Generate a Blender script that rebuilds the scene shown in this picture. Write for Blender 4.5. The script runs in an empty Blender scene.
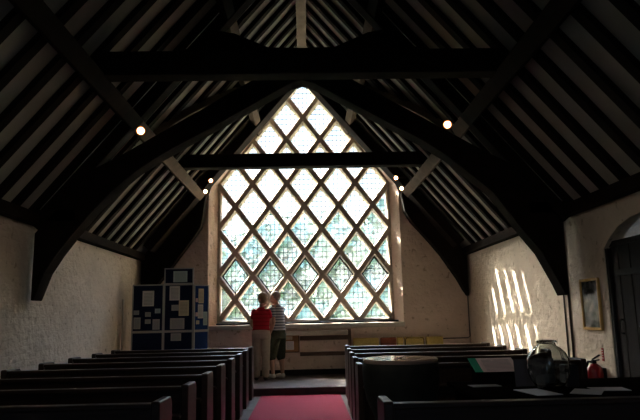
import bpy, bmesh, math, random
from mathutils import Vector, Matrix
random.seed(7)
scn = bpy.context.scene
C = scn.collection
R = math.radians
PI = math.pi

# ------------------------------------------------------------------ camera, sky, sun, exposure
F = 606.0
cam_d = bpy.data.cameras.new('camera')
cam_d.sensor_width = 36.0
cam_d.lens = F / 640.0 * 36.0
cam_d.clip_start = 0.05
cam = bpy.data.objects.new('camera', cam_d)
C.objects.link(cam)
PITCH, YAW, ROLL = R(9.80), R(1.5086), R(1.2)
cam.matrix_world = (Matrix.Translation((0, 0, 1.38)) @ Matrix.Rotation(-YAW, 4, 'Z')
                    @ Matrix.Rotation(R(90) + PITCH, 4, 'X') @ Matrix.Rotation(-ROLL, 4, 'Z'))
scn.camera = cam

SKY, SUN, EXPO = 2.5, 65.0, 0.0
SPOT = 110.0                            # the two added fill lamps above the nearest pews
SKY_LOW, SKY_HIGH = .13, 5.0
w = bpy.data.worlds.new('sky')
scn.world = w
w.use_nodes = True
nt = w.node_tree
nt.nodes.clear()
wo = nt.nodes.new('ShaderNodeOutputWorld')
bg = nt.nodes.new('ShaderNodeBackground')
sk = nt.nodes.new('ShaderNodeTexSky')
sk.sky_type = 'NISHITA'
sk.sun_disc = False
sk.sun_elevation = R(40)
sk.sun_rotation = R(-40)
sk.dust_density = 2.5
bg.inputs['Strength'].default_value = SKY
# hazy towards the horizon, bright cloud higher up
tcw = nt.nodes.new('ShaderNodeTexCoord')
spw = nt.nodes.new('ShaderNodeSeparateXYZ')
nt.links.new(tcw.outputs['Generated'], spw.inputs[0])
mrw = nt.nodes.new('ShaderNodeMapRange')
mrw.interpolation_type = 'SMOOTHSTEP'
mrw.inputs[1].default_value = math.sin(R(20.5))
mrw.inputs[2].default_value = math.sin(R(38))
mrw.inputs[3].default_value = SKY_LOW
mrw.inputs[4].default_value = SKY_HIGH
nt.links.new(spw.outputs[2], mrw.inputs[0])
mxw = nt.nodes.new('ShaderNodeMix')
mxw.data_type = 'RGBA'
mxw.blend_type = 'MULTIPLY'
mxw.inputs['Factor'].default_value = 1.0
nt.links.new(sk.outputs[0], mxw.inputs[6])
nt.links.new(mrw.outputs[0], mxw.inputs[7])
nt.links.new(mxw.outputs[2], bg.inputs[0])
nt.links.new(bg.outputs[0], wo.inputs[0])

sun_d = bpy.data.lights.new('sun', 'SUN')
sun_d.energy = SUN
sun_d.angle = R(0.53)
sun_d.color = (1.0, .95, .86)
sun = bpy.data.objects.new('sun', sun_d)
C.objects.link(sun)
sun.location = (-10, 26, 20)
sun.rotation_euler = Vector((1.0, -1.13, -1.32)).to_track_quat('-Z', 'Y').to_euler()

def portal(name, loc, rot, sx, sy):
    d = bpy.data.lights.new(name, 'AREA')
    d.shape = 'RECTANGLE'
    d.size, d.size_y = sx, sy
    d.energy = 1.0
    d.cycles.is_portal = True
    o = bpy.data.objects.new(name, d)
    C.objects.link(o)
    o.location = loc
    o.rotation_euler = rot
    return o
portal('window_portal', (0, 14.05, 4.1), (R(-90), 0, 0), 4.1, 6.0)

WW, WZ0, WZ1 = .72, 1.9, 4.2             # unseen west opening, added behind the camera for fill light
portal('west_fill_portal', (0, -3.65, (WZ0 + WZ1) / 2), (R(90), 0, 0), 2 * WW, WZ1 - WZ0)
vs = scn.view_settings
vs.view_transform = 'Standard'
vs.look = 'None'
vs.exposure = EXPO
vs.gamma = 1.0
vs.use_curve_mapping = False
scn.cycles.use_denoising = True
scn.cycles.max_bounces = 10
scn.cycles.diffuse_bounces = 6
scn.cycles.transparent_max_bounces = 16
scn.cycles.sample_clamp_indirect = 6.0

# ------------------------------------------------------------------ materials
def new_mat(name, col, rough=.6, spec=.5, metal=0.0):
    m = bpy.data.materials.new(name)
    m.use_nodes = True
    b = m.node_tree.nodes['Principled BSDF']
    b.inputs['Base Color'].default_value = (*col, 1)
    b.inputs['Roughness'].default_value = rough
    b.inputs['Metallic'].default_value = metal
    b.inputs['Specular IOR Level'].default_value = spec
    return m

def nodes(m):
    return m.node_tree.nodes, m.node_tree.links, m.node_tree.nodes['Principled BSDF']

def noisy(name, c1, c2, scale=8, rough=.6, spec=.5, bump=0.0, stretch=(1, 1, 1), detail=5, bscale=None, bdist=.02):
    m = new_mat(name, c1, rough, spec)
    N, L, b = nodes(m)
    tc = N.new('ShaderNodeTexCoord')
    mp = N.new('ShaderNodeMapping')
    mp.inputs['Scale'].default_value = stretch
    L.new(tc.outputs['Object'], mp.inputs[0])
    nz = N.new('ShaderNodeTexNoise')
    nz.inputs['Scale'].default_value = scale
    nz.inputs['Detail'].default_value = detail
    L.new(mp.outputs[0], nz.inputs['Vector'])
    cr = N.new('ShaderNodeValToRGB')
    cr.color_ramp.elements[0].position = .3
    cr.color_ramp.elements[1].position = .7
    cr.color_ramp.elements[0].color = (*c1, 1)
    cr.color_ramp.elements[1].color = (*c2, 1)
    L.new(nz.outputs['Fac'], cr.inputs[0])
    L.new(cr.outputs[0], b.inputs['Base Color'])
    if bump:
        src = nz
        if bscale:
            src = N.new('ShaderNodeTexNoise')
            src.inputs['Scale'].default_value = bscale
            src.inputs['Detail'].default_value = 4
            L.new(mp.outputs[0], src.inputs['Vector'])
        bp = N.new('ShaderNodeBump')
        bp.inputs['Strength'].default_value = bump
        bp.inputs['Distance'].default_value = bdist
        L.new(src.outputs['Fac'], bp.inputs['Height'])
        L.new(bp.outputs[0], b.inputs['Normal'])
    return m

def wall_mat(name, c1, c2, axis):
    """whitewashed rough masonry: faint courses, lumps and dark pock marks"""
    m = new_mat(name, c1, .95, .1)
    N, L, b = nodes(m)
    tc = N.new('ShaderNodeTexCoord')
    sp = N.new('ShaderNodeSeparateXYZ')
    L.new(tc.outputs['Object'], sp.inputs[0])
    cb = N.new('ShaderNodeCombineXYZ')
    L.new(sp.outputs[axis], cb.inputs[0])
    L.new(sp.outputs[2], cb.inputs[1])
    wn = N.new('ShaderNodeTexNoise')
    wn.inputs['Scale'].default_value = 3.0
    L.new(tc.outputs['Object'], wn.inputs['Vector'])
    mx = N.new('ShaderNodeMix')
    mx.data_type = 'VECTOR'
    mx.inputs['Factor'].default_value = .09
    L.new(cb.outputs[0], mx.inputs[4])
    L.new(wn.outputs['Color'], mx.inputs[5])
    br = N.new('ShaderNodeTexBrick')
    br.inputs['Scale'].default_value = 1.0
    br.inputs['Brick Width'].default_value = .24
    br.inputs['Row Height'].default_value = .078
    br.inputs['Mortar Size'].default_value = .012
    br.inputs['Mortar Smooth'].default_value = .8
    L.new(mx.outputs[1], br.inputs['Vector'])
    nz = N.new('ShaderNodeTexNoise')
    nz.inputs['Scale'].default_value = 9
    nz.inputs['Detail'].default_value = 7
    L.new(tc.outputs['Object'], nz.inputs['Vector'])
    big = N.new('ShaderNodeTexNoise')
    big.inputs['Scale'].default_value = 1.7
    big.inputs['Detail'].default_value = 4
    L.new(tc.outputs['Object'], big.inputs['Vector'])
    cr = N.new('ShaderNodeValToRGB')
    cr.color_ramp.elements[0].position = .3
    cr.color_ramp.elements[1].position = .65
    cr.color_ramp.elements[0].color = (*c2, 1)
    cr.color_ramp.elements[1].color = (*c1, 1)
    L.new(big.outputs['Fac'], cr.inputs[0])
    pk = N.new('ShaderNodeValToRGB')         # pock marks and flaked limewash
    pk.color_ramp.elements[0].position = .30
    pk.color_ramp.elements[1].position = .38
    pk.color_ramp.elements[0].color = (.62, .58, .53, 1)
    pk.color_ramp.elements[1].color = (1, 1, 1, 1)
    L.new(nz.outputs['Fac'], pk.inputs[0])
    mu = N.new('ShaderNodeMix')
    mu.data_type = 'RGBA'
    mu.blend_type = 'MULTIPLY'
    mu.inputs['Factor'].default_value = 1
    L.new(cr.outputs[0], mu.inputs[6])
    L.new(pk.outputs[0], mu.inputs[7])
    L.new(mu.outputs[2], b.inputs['Base Color'])
    ad = N.new('ShaderNodeMath')
    ad.operation = 'MULTIPLY_ADD'
    L.new(br.outputs['Fac'], ad.inputs[0])
    ad.inputs[1].default_value = -.03
    L.new(nz.outputs['Fac'], ad.inputs[2])
    bp = N.new('ShaderNodeBump')
    bp.inputs['Strength'].default_value = .8
    bp.inputs['Distance'].default_value = .036
    L.new(ad.outputs[0], bp.inputs['Height'])
    L.new(bp.outputs[0], b.inputs['Normal'])
    return m

def paper_mat(name, col, ink=(.12, .12, .14), pitch=.016, margin=True):
    """sheet with rows of unreadable small print"""
    m = new_mat(name, col, .8, .2)
    N, L, b = nodes(m)
    tc = N.new('ShaderNodeTexCoord')
    sp = N.new('ShaderNodeSeparateXYZ')
    L.new(tc.outputs['Generated'], sp.inputs[0])
    fr = N.new('ShaderNodeMath'); fr.operation = 'MULTIPLY'
    L.new(sp.outputs[2], fr.inputs[0]); fr.inputs[1].default_value = 11
    f2 = N.new('ShaderNodeMath'); f2.operation = 'FRACT'
    L.new(fr.outputs[0], f2.inputs[0])
    lt = N.new('ShaderNodeMath'); lt.operation = 'LESS_THAN'
    L.new(f2.outputs[0], lt.inputs[0]); lt.inputs[1].default_value = .38
    a = N.new('ShaderNodeMath'); a.operation = 'COMPARE'
    L.new(sp.outputs[0], a.inputs[0]); a.inputs[1].default_value = .5; a.inputs[2].default_value = .38
    c = N.new('ShaderNodeMath'); c.operation = 'COMPARE'
    L.new(sp.outputs[2], c.inputs[0]); c.inputs[1].default_value = .5; c.inputs[2].default_value = .41
    m1 = N.new('ShaderNodeMath'); m1.operation = 'MULTIPLY'
    L.new(lt.outputs[0], m1.inputs[0]); L.new(a.outputs[0], m1.inputs[1])
    m2 = N.new('ShaderNodeMath'); m2.operation = 'MULTIPLY'
    L.new(m1.outputs[0], m2.inputs[0]); L.new(c.outputs[0], m2.inputs[1])
    m3 = N.new('ShaderNodeMath'); m3.operation = 'MULTIPLY'
    L.new(m2.outputs[0], m3.inputs[0]); m3.inputs[1].default_value = .55
    mx = N.new('ShaderNodeMix'); mx.data_type = 'RGBA'
    L.new(m3.outputs[0], mx.inputs['Factor'])
    mx.inputs[6].default_value = (*col, 1)
    mx.inputs[7].default_value = (*ink, 1)
    L.new(mx.outputs[2], b.inputs['Base Color'])
    return m

def stripe_mat(name, c1, c2, period, duty, rough=.85):
    m = new_mat(name, c1, rough, .2)
    N, L, b = nodes(m)
    tc = N.new('ShaderNodeTexCoord')
    sp = N.new('ShaderNodeSeparateXYZ')
    L.new(tc.outputs['Object'], sp.inputs[0])
    d = N.new('ShaderNodeMath'); d.operation = 'DIVIDE'
    L.new(sp.outputs[2], d.inputs[0]); d.inputs[1].default_value = period
    f = N.new('ShaderNodeMath'); f.operation = 'FRACT'
    L.new(d.outputs[0], f.inputs[0])
    l = N.new('ShaderNodeMath'); l.operation = 'LESS_THAN'
    L.new(f.outputs[0], l.inputs[0]); l.inputs[1].default_value = duty
    mx = N.new('ShaderNodeMix'); mx.data_type = 'RGBA'
    L.new(l.outputs[0], mx.inputs['Factor'])
    mx.inputs[6].default_value = (*c1, 1)
    mx.inputs[7].default_value = (*c2, 1)
    L.new(mx.outputs[2], b.inputs['Base Color'])
    return m

def emit_mat(name, col, s):
    m = bpy.data.materials.new(name)
    m.use_nodes = True
    N, L = m.node_tree.nodes, m.node_tree.links
    N.clear()
    o = N.new('ShaderNodeOutputMaterial')
    e = N.new('ShaderNodeEmission')
    e.inputs[0].default_value = (*col, 1)
    e.inputs[1].default_value = s
    L.new(e.outputs[0], o.inputs[0])
    return m

def window_glass():
    """old leaded lights: clear, faintly green, clouded in patches that scatter the daylight"""
    m = bpy.data.materials.new('old window glass')
    m.use_nodes = True
    N, L = m.node_tree.nodes, m.node_tree.links
    N.clear()
    o = N.new('ShaderNodeOutputMaterial')
    tr = N.new('ShaderNodeBsdfTransparent')
    tr.inputs[0].default_value = (.90, .95, .93, 1)
    tl = N.new('ShaderNodeBsdfTranslucent')
    tl.inputs[0].default_value = (.80, .88, .90, 1)
    tc = N.new('ShaderNodeTexCoord')
    nz = N.new('ShaderNodeTexNoise')
    nz.inputs['Scale'].default_value = 5.5
    nz.inputs['Detail'].default_value = 4
    nz.inputs['Distortion'].default_value = 1.2
    L.new(tc.outputs['Object'], nz.inputs['Vector'])
    vo = N.new('ShaderNodeTexVoronoi')
    vo.feature = 'DISTANCE_TO_EDGE'
    vo.inputs['Scale'].default_value = 5.0
    L.new(tc.outputs['Object'], vo.inputs['Vector'])
    mr = N.new('ShaderNodeMapRange')
    mr.inputs[1].default_value = .35
    mr.inputs[2].default_value = .7
    mr.inputs[3].default_value = .008
    mr.inputs[4].default_value = .055
    L.new(nz.outputs['Fac'], mr.inputs[0])
    ms = N.new('ShaderNodeMixShader')
    L.new(mr.outputs[0], ms.inputs[0])
    L.new(tr.outputs[0], ms.inputs[1])
    L.new(tl.outputs[0], ms.inputs[2])
    gl = N.new('ShaderNodeBsdfGlossy')
    gl.inputs['Roughness'].default_value = .08
    m2 = N.new('ShaderNodeMixShader')
    m2.inputs[0].default_value = .04
    L.new(ms.outputs[0], m2.inputs[1])
    L.new(gl.outputs[0], m2.inputs[2])
    L.new(m2.outputs[0], o.inputs[0])
    return m

def jar_glass():
    m = bpy.data.materials.new('clear jar glass')
    m.use_nodes = True
    N, L = m.node_tree.nodes, m.node_tree.links
    N.clear()
    o = N.new('ShaderNodeOutputMaterial')
    g = N.new('ShaderNodeBsdfGlass')
    g.inputs['IOR'].default_value = 1.45
    g.inputs['Roughness'].default_value = .0
    g.inputs['Color'].default_value = (.97, .985, .98, 1)
    L.new(g.outputs[0], o.inputs[0])
    return m

M = {}
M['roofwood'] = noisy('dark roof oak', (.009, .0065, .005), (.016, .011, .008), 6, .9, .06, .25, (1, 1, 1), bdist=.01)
M['litwood'] = noisy('lit roof oak', (.17, .13, .09), (.25, .19, .135), 6, .8, .2, .25)  # roof oak with the light on braces and ridge put into its colour
M['litpurlin'] = noisy('lit purlin oak', (.07, .048, .032), (.11, .078, .052), 6, .85, .12, .2)  # lighter copy of the roof oak: far-bay purlins coloured as lit
M['pew'] = noisy('varnished pew oak', (.020, .009, .005), (.038, .018, .009), 5, .40, .35, .05, (1, 1, 6))
M['table'] = noisy('dark table wood', (.005, .004, .003), (.008, .006, .005), 5, 1.0, .0)
M['door'] = noisy('black oak door', (.012, .010, .009), (.022, .017, .014), 6, .7, .2, .2, (6, 6, 1))
M['plaster'] = noisy('limewashed ceiling boards', (.40, .38, .32), (.47, .45, .39), 4, .95, .1, .1)
M['wall_l'] = wall_mat('whitewashed masonry, side', (.78, .67, .54), (.68, .58, .46), 1)
M['wall_g'] = wall_mat('whitewashed masonry, gable', (.76, .60, .49), (.66, .51, .41), 0)
M['stone'] = noisy('window stone', (.42, .35, .27), (.56, .47, .37), 14, .9, .2, .3, bdist=.01)
M['sill'] = noisy('sill stone', (.52, .47, .40), (.62, .56, .48), 10, .85, .2, .2, bdist=.01)
M['floor'] = noisy('worn floor slabs', (.10, .088, .075), (.16, .145, .125), 3, .9, .12, .1)
M['step'] = noisy('grey platform flags', (.085, .072, .066), (.14, .12, .11), 4, .95, .08, .1)
M['carpet'] = noisy('crimson carpet', (.22, .013, .032), (.29, .020, .044), 60, .95, .1, .35, bdist=.006)
M['lead'] = new_mat('lead came', (.07, .075, .08), .5, .4, .5)
M['iron'] = new_mat('black iron', (.010, .010, .010), .6, .2)
M['glass'] = window_glass()
M['jar'] = jar_glass()
M['grass'] = noisy('grass', (.03, .06, .016), (.055, .095, .028), 2, .9, .2)
M['bounce_ground'] = noisy('pale gravel', (.50, .47, .41), (.60, .57, .50), 20, .95, .1, .2)
M['leaf'] = noisy('leaves', (.05, .085, .055), (.105, .155, .11), 1.5, .7, .3)
M['bark'] = noisy('bark', (.10, .08, .06), (.17, .14, .11), 8, .9, .2, .4)
M['alu'] = new_mat('brushed frame', (.42, .42, .41), .5, .4, .3)
M['felt'] = noisy('navy felt', (.010, .016, .045), (.016, .024, .062), 60, .95, .1, .2, bdist=.004)
M['bluefelt'] = noisy('blue felt', (.016, .045, .15), (.022, .058, .19), 60, .95, .1, .2, bdist=.004)
M['paper'] = paper_mat('printed white paper', (.72, .70, .68))
M['cream'] = paper_mat('printed cream paper', (.70, .62, .42))
M['mint'] = paper_mat('printed pale blue card', (.50, .66, .66), pitch=.03)
M['grey'] = paper_mat('printed grey paper', (.46, .46, .46))
M['pink'] = paper_mat('printed pink paper', (.84, .64, .60))
M['blank'] = new_mat('blank white paper', (.78, .78, .80), .6, .3)
M['cork'] = noisy('brown pinboard', (.34, .19, .09), (.42, .24, .12), 40, .9, .1, .2, bdist=.003)
M['railwood'] = noisy('brown rail wood', (.085, .045, .024), (.13, .07, .038), 8, .5, .4)
M['mustard'] = noisy('mustard cloth', (.50, .36, .10), (.60, .44, .15), 30, .9, .1, .2, bdist=.004)
M['rust'] = noisy('red brown cloth', (.23, .075, .045), (.29, .10, .06), 30, .9, .1, .2, bdist=.004)
M['skin'] = noisy('skin', (.50, .29, .21), (.56, .34, .25), 12, .55, .4)
M['hair_w'] = noisy('dark blonde hair', (.20, .13, .07), (.32, .22, .13), 30, .6, .4, .4, (1, 1, .3), bdist=.006)
M['hair_m'] = noisy('grey brown hair', (.16, .13, .10), (.27, .23, .19), 30, .6, .4, .4, (1, 1, .3), bdist=.006)
M['redtop'] = stripe_mat('red knitted top', (.50, .018, .035), (.30, .010, .02), .075, .22)
M['beige'] = noisy('beige trousers', (.40, .34, .27), (.47, .40, .32), 20, .9, .1, .15, bdist=.01)
M['polo'] = stripe_mat('striped polo', (.50, .50, .53), (.10, .105, .14), .055, .42)
M['shorts'] = noisy('dark olive shorts', (.040, .042, .026), (.06, .062, .04), 20, .9, .1, .15, bdist=.01)
M['blackshoe'] = new_mat('black shoe', (.02, .018, .018), .5, .4)
M['trainer'] = new_mat('white trainer', (.70, .69, .67), .6, .3)
M['eye'] = new_mat('eye', (.03, .02, .02), .2, .6)
M['lip'] = new_mat('lips', (.40, .15, .13), .5, .4)
M['fontstone'] = noisy('dark font lead', (.012, .013, .010), (.026, .027, .020), 10, .7, .3, .5, bdist=.015)
M['lid'] = noisy('polished lid', (.30, .21, .17), (.38, .27, .22), 4, .16, .8)
M['green'] = new_mat('green card strip', (.02, .38, .22), .5, .4)
M['darkcard'] = new_mat('dark grey card', (.085, .08, .09), .7, .3)
M['blackbox'] = new_mat('black case', (.012, .012, .013), .5, .4)
M['red'] = new_mat('extinguisher red', (.30, .010, .015), .3, .6)
M['redsign'] = new_mat('red sign', (.45, .02, .02), .5, .4)
M['white'] = new_mat('white lettering', (.75, .75, .73), .6, .3)
M['gilt'] = noisy('gilt wood', (.62, .38, .10), (.78, .52, .18), 12, .38, .6, .1)
M['bulb'] = emit_mat('lit lamp', (1.0, .72, .40), 22.0)
M['glow'] = emit_mat('orange lamp halo', (1.0, .30, .06), 1.6)
M['lamp'] = new_mat('dark lamp housing', (.03, .028, .026), .4, .5)
M['pipe'] = new_mat('dark painted pipe', (.09, .07, .06), .5, .4)
M['palepipe'] = new_mat('pale conduit', (.50, .45, .38), .6, .3)

def picture_mat():
    m = new_mat('glazed picture', (.10, .11, .10), .12, .6)
    N, L, b = nodes(m)
    tc = N.new('ShaderNodeTexCoord')
    nz = N.new('ShaderNodeTexNoise')
    nz.inputs['Scale'].default_value = 9
    nz.inputs['Detail'].default_value = 4
    L.new(tc.outputs['Object'], nz.inputs['Vector'])
    cr = N.new('ShaderNodeValToRGB')
    cr.color_ramp.elements[0].position = .38
    cr.color_ramp.elements[1].position = .68
    cr.color_ramp.elements[0].color = (.05, .06, .05, 1)
    cr.color_ramp.elements[1].color = (.38, .38, .36, 1)
    L.new(nz.outputs['Fac'], cr.inputs[0])
    L.new(cr.outputs[0], b.inputs['Base Color'])
    return m
M['picture'] = picture_mat()

# ------------------------------------------------------------------ mesh helpers
class MB:
    """collects shapes into one mesh"""
    def __init__(s):
        s.v, s.f, s.smooth = [], [], []
    def add(s, vs_, fs, smooth=False):
        n = len(s.v)
        s.v += [tuple(v) for v in vs_]
        s.f += [tuple(i + n for i in f) for f in fs]
        s.smooth += [smooth] * len(fs)
        return s
    def box(s, x0, x1, y0, y1, z0, z1, mat=None):
        vs_ = [Vector((x, y, z)) for z in (z0, z1) for y in (y0, y1) for x in (x0, x1)]
        if mat is not None:
            vs_ = [mat @ v for v in vs_]
        return s.add(vs_, [(0, 2, 3, 1), (4, 5, 7, 6), (0, 1, 5, 4), (2, 6, 7, 3), (0, 4, 6, 2), (1, 3, 7, 5)])
    def beam(s, p0, p1, wdt, hgt, up=(0, 0, 1)):
        p0, p1, up = Vector(p0), Vector(p1), Vector(up)
        d = (p1 - p0).normalized()
        a = d.cross(up).normalized() * (wdt / 2)
        u = a.cross(d).normalized() * (hgt / 2)
        vs_ = [p + sx * a + sz * u for p in (p0, p1) for sz in (-1, 1) for sx in (-1, 1)]
        return s.add(vs_, [(0, 1, 3, 2), (4, 6, 7, 5), (0, 4, 5, 1), (2, 3, 7, 6), (0, 2, 6, 4), (1, 5, 7, 3)])
    def prism(s, poly, axis, a0, a1):
        """polygon in the plane across `axis`, extruded from a0 to a1"""
        def p3(p, a):
            return (p[0], a, p[1]) if axis == 'y' else ((a, p[0], p[1]) if axis == 'x' else (p[0], p[1], a))
        n = len(poly)
        vs_ = [p3(p, a0) for p in poly] + [p3(p, a1) for p in poly]
        fs = [tuple(range(n)), tuple(range(2 * n - 1, n - 1, -1))]
        fs += [(i, (i + 1) % n, n + (i + 1) % n, n + i) for i in range(n)]
        return s.add(vs_, fs)
    def tube(s, path, r, k=8, smooth=True, caps=True):
        path = [Vector(p) for p in path]
        rs = r if isinstance(r, (list, tuple)) else [r] * len(path)
        rings = []
        t0 = (path[1] - path[0]).normalized()
        ref = Vector((0, 0, 1)) if abs(t0.z) < .9 else Vector((1, 0, 0))
        for i, p in enumerate(path):
            t = (path[min(i + 1, len(path) - 1)] - path[max(i - 1, 0)]).normalized()
            a = t.cross(ref).normalized()
            b = a.cross(t)
            rr = rs[i] if isinstance(rs[i], (tuple, list)) else (rs[i], rs[i])
            rings.append([p + a * rr[0] * math.cos(2 * PI * j / k) + b * rr[1] * math.sin(2 * PI * j / k) for j in range(k)])
        vs_ = [v for rg in rings for v in rg]
        fs = []
        for i in range(len(rings) - 1):
            for j in range(k):
                fs.append((i * k + j, i * k + (j + 1) % k, (i + 1) * k + (j + 1) % k, (i + 1) * k + j))
        s.add(vs_, fs, smooth)
        if caps:
            n = len(s.v) - len(vs_)
            s.f += [tuple(n + j for j in range(k - 1, -1, -1)), tuple(n + len(vs_) - k + j for j in range(k))]
            s.smooth += [False, False]
        return s
    def lathe(s, prof, cx=0, cy=0, k=32, smooth=True):
        vs_ = [(cx + r * math.cos(2 * PI * j / k), cy + r * math.sin(2 * PI * j / k), z) for r, z in prof for j in range(k)]
        fs = []
        for i in range(len(prof) - 1):
            for j in range(k):
                fs.append((i * k + j, i * k + (j + 1) % k, (i + 1) * k + (j + 1) % k, (i + 1) * k + j))
        return s.add(vs_, fs, smooth)
    def ball(s, c, r, k=14, n=10, scale=(1, 1, 1), smooth=True):
        prof = [(max(1e-4, math.sin(PI * i / n)), -math.cos(PI * i / n)) for i in range(n + 1)]
        vs_ = [(c[0] + r * scale[0] * q * math.cos(2 * PI * j / k), c[1] + r * scale[1] * q * math.sin(2 * PI * j / k), c[2] + r * scale[2] * z)
               for q, z in prof for j in range(k)]
        fs = [(i * k + j, i * k + (j + 1) % k, (i + 1) * k + (j + 1) % k, (i + 1) * k + j) for i in range(n) for j in range(k)]
        return s.add(vs_, fs, smooth)
    def mesh(s, name):
        me = bpy.data.meshes.new(name)
        me.from_pydata(s.v, [], s.f)
        me.polygons.foreach_set('use_smooth', s.smooth)
        bm = bmesh.new()
        bm.from_mesh(me)
        bmesh.ops.remove_doubles(bm, verts=bm.verts, dist=1e-5)
        bmesh.ops.recalc_face_normals(bm, faces=bm.faces)
        bm.to_mesh(me)
        bm.free()
        return me
    def build(s, name, mat, parent=None, bevel=0.0, seg=2):
        o = bpy.data.objects.new(name, s.mesh(name))
        o.data.materials.append(M[mat] if isinstance(mat, str) else mat)
        C.objects.link(o)
        if parent is not None:
            o.parent = parent
        if bevel:
            b = o.modifiers.new('edge', 'BEVEL')
            b.width = bevel
            b.segments = seg
            b.limit_method = 'ANGLE'
        return o

def tag(o, label, cat, group=None, kind=None):
    o['label'] = label
    o['category'] = cat
    if group:
        o['group'] = group
    if kind:
        o['kind'] = kind
    return o

def thing(name, label, cat, loc=(0, 0, 0), rz=0.0, group=None):
    o = bpy.data.objects.new(name, None)
    o.empty_display_size = .1
    C.objects.link(o)
    o.location = loc
    o.rotation_euler = (0, 0, rz)
    return tag(o, label, cat, group)

def structure(o):
    o['kind'] = 'structure'
    return o

def dup(root, loc, rz, label):
    r = root.copy()
    C.objects.link(r)
    r.location = loc
    r.rotation_euler = (0, 0, rz)
    r['label'] = label
    for ch in list(root.children):
        c = ch.copy()
        C.objects.link(c)
        c.parent = r
        for g in list(ch.children):
            d = g.copy()
            C.objects.link(d)
            d.parent = c
    return r

# ------------------------------------------------------------------ the building
W, YG, YW = 3.55, 13.3, -3.3            # half width, gable face, west face
ZP, TB = 2.73, 1.19                     # roof plane at the wall face, its slope
def roof_z(x):
    return ZP + TB * (W - abs(x))
ZR = roof_z(0)
YP = 11.0                               # platform edge

structure(MB().box(-4.1, 4.1, YW - .5, 14.0, -.12, 0).build('floor', 'floor'))
structure(MB().box(-W, W, YP, YG, 0, .13).build('trim_1', 'step', bevel=.012))

structure(MB().box(-4.05, -W, YW, YG, 0, ZP - .03).build('wall_left', 'wall_l'))

D0, D1 = 5.35, 7.10                     # doorway in the right wall
arch = [(D1, 2.08), (6.93, 2.20), (6.72, 2.30), (6.45, 2.36), (6.22, 2.38), (6.0, 2.36), (5.73, 2.30), (5.52, 2.20), (D0, 2.08)]
wr = MB().box(W, 4.15, YW, D0, 0, ZP - .03).box(W, 4.15, D1, YG, 0, ZP - .03)
for (a, b) in zip(arch[:-1], arch[1:]):
    wr.prism([(b[0], b[1]), (a[0], a[1]), (a[0], ZP - .03), (b[0], ZP - .03)], 'x', W, 4.15)
structure(wr.build('wall_right', 'wall_l'))
dr = MB().box(3.61, 3.68, D0 + .01, D1 - .07, 0.01, 2.10).build('door_1', 'door')
structure(dr)
for i in range(7):
    y = D0 + .02 + i * .25
    MB().box(3.59, 3.61, y, min(y + .235, D1 - .07), .02, 2.09).build('plank', 'door', dr)
for z in (.45, 1.75):
    MB().box(3.575, 3.59, D0 + .1, D1 - .15, z, z + .07).build('strap_hinge', 'iron', dr)
MB().tube([(3.59, 6.90, 1.1), (3.555, 6.90, 1.1), (3.555, 6.90, 1.25), (3.59, 6.90, 1.25)], .012).build('handle', 'iron', dr)
structure(MB().box(3.56, 3.72, D1 - .06, D1, 0, 2.08).box(3.60, 3.72, D0, D1, 2.10, 2.16).build('trim_2', 'door'))
structure(MB().box(3.95, 4.02, D0 - .1, D1 + .1, 2.0, 2.5).build('wall_doorway', 'wall_l'))

# gable wall with its tall pointed opening (splayed towards the nave)
a_, b_ = .3925, .5245                   # half diamond: width, height
WX = 5 * a_
Z9 = 2.27
ZS = Z9 - 2 * b_                        # sill line
ZSH = Z9 + 4 * b_                       # shoulder
ZA = Z9 + 9 * b_                        # apex
YL = 13.62                              # front of the stone lattice
inner = [(-2.12, ZS - .03), (2.12, ZS - .03), (2.12, ZSH - .16), (0, ZA + .03), (-2.12, ZSH - .16)]
outer_open = [(-WX, ZS), (WX, ZS), (WX, ZSH), (0, ZA), (-WX, ZSH)]
outline = [(-4.05, 0), (4.05, 0), (4.05, ZP - .2), (0, ZR + .75), (-4.05, ZP - .2)]
g = MB()
n = 5
pts = [(x, YG, z) for x, z in outline] + [(x, YG, z) for x, z in inner] + [(x, YL, z) for x, z in outer_open] \
    + [(x, 14.0, z) for x, z in outer_open] + [(x, 14.0, z) for x, z in outline]
fs = []
for lv in range(4):
    for i in range(n):
        j = (i + 1) % n
        fs.append((lv * n + i, lv * n + j, (lv + 1) * n + j, (lv + 1) * n + i))
for i in range(n):
    j = (i + 1) % n
    fs.append((4 * n + i, 4 * n + j, j, i))
g.add(pts, fs)
structure(g.build('wall_gable', 'wall_g'))

# west wall behind the camera, its opening added for fill light
ww = MB()
ww.box(-4.05, -WW, YW - .3, YW, 0, ZP).box(WW, 4.05, YW - .3, YW, 0, ZP)
ww.box(-WW, WW, YW - .3, YW, 0, WZ0)
for s in (-1, 1):
    ww.prism([(s * 4.05, ZP), (s * WW, ZP), (s * WW, roof_z(WW) + .4), (s * .9, roof_z(.9) + .4)], 'y', YW - .3, YW)
ww.prism([(-WW, WZ1), (WW, WZ1), (WW, roof_z(WW) + .4), (0, ZR + .5), (-WW, roof_z(WW) + .4)], 'y', YW - .3, YW)
structure(ww.build('wall_west', 'wall_g'))

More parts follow.
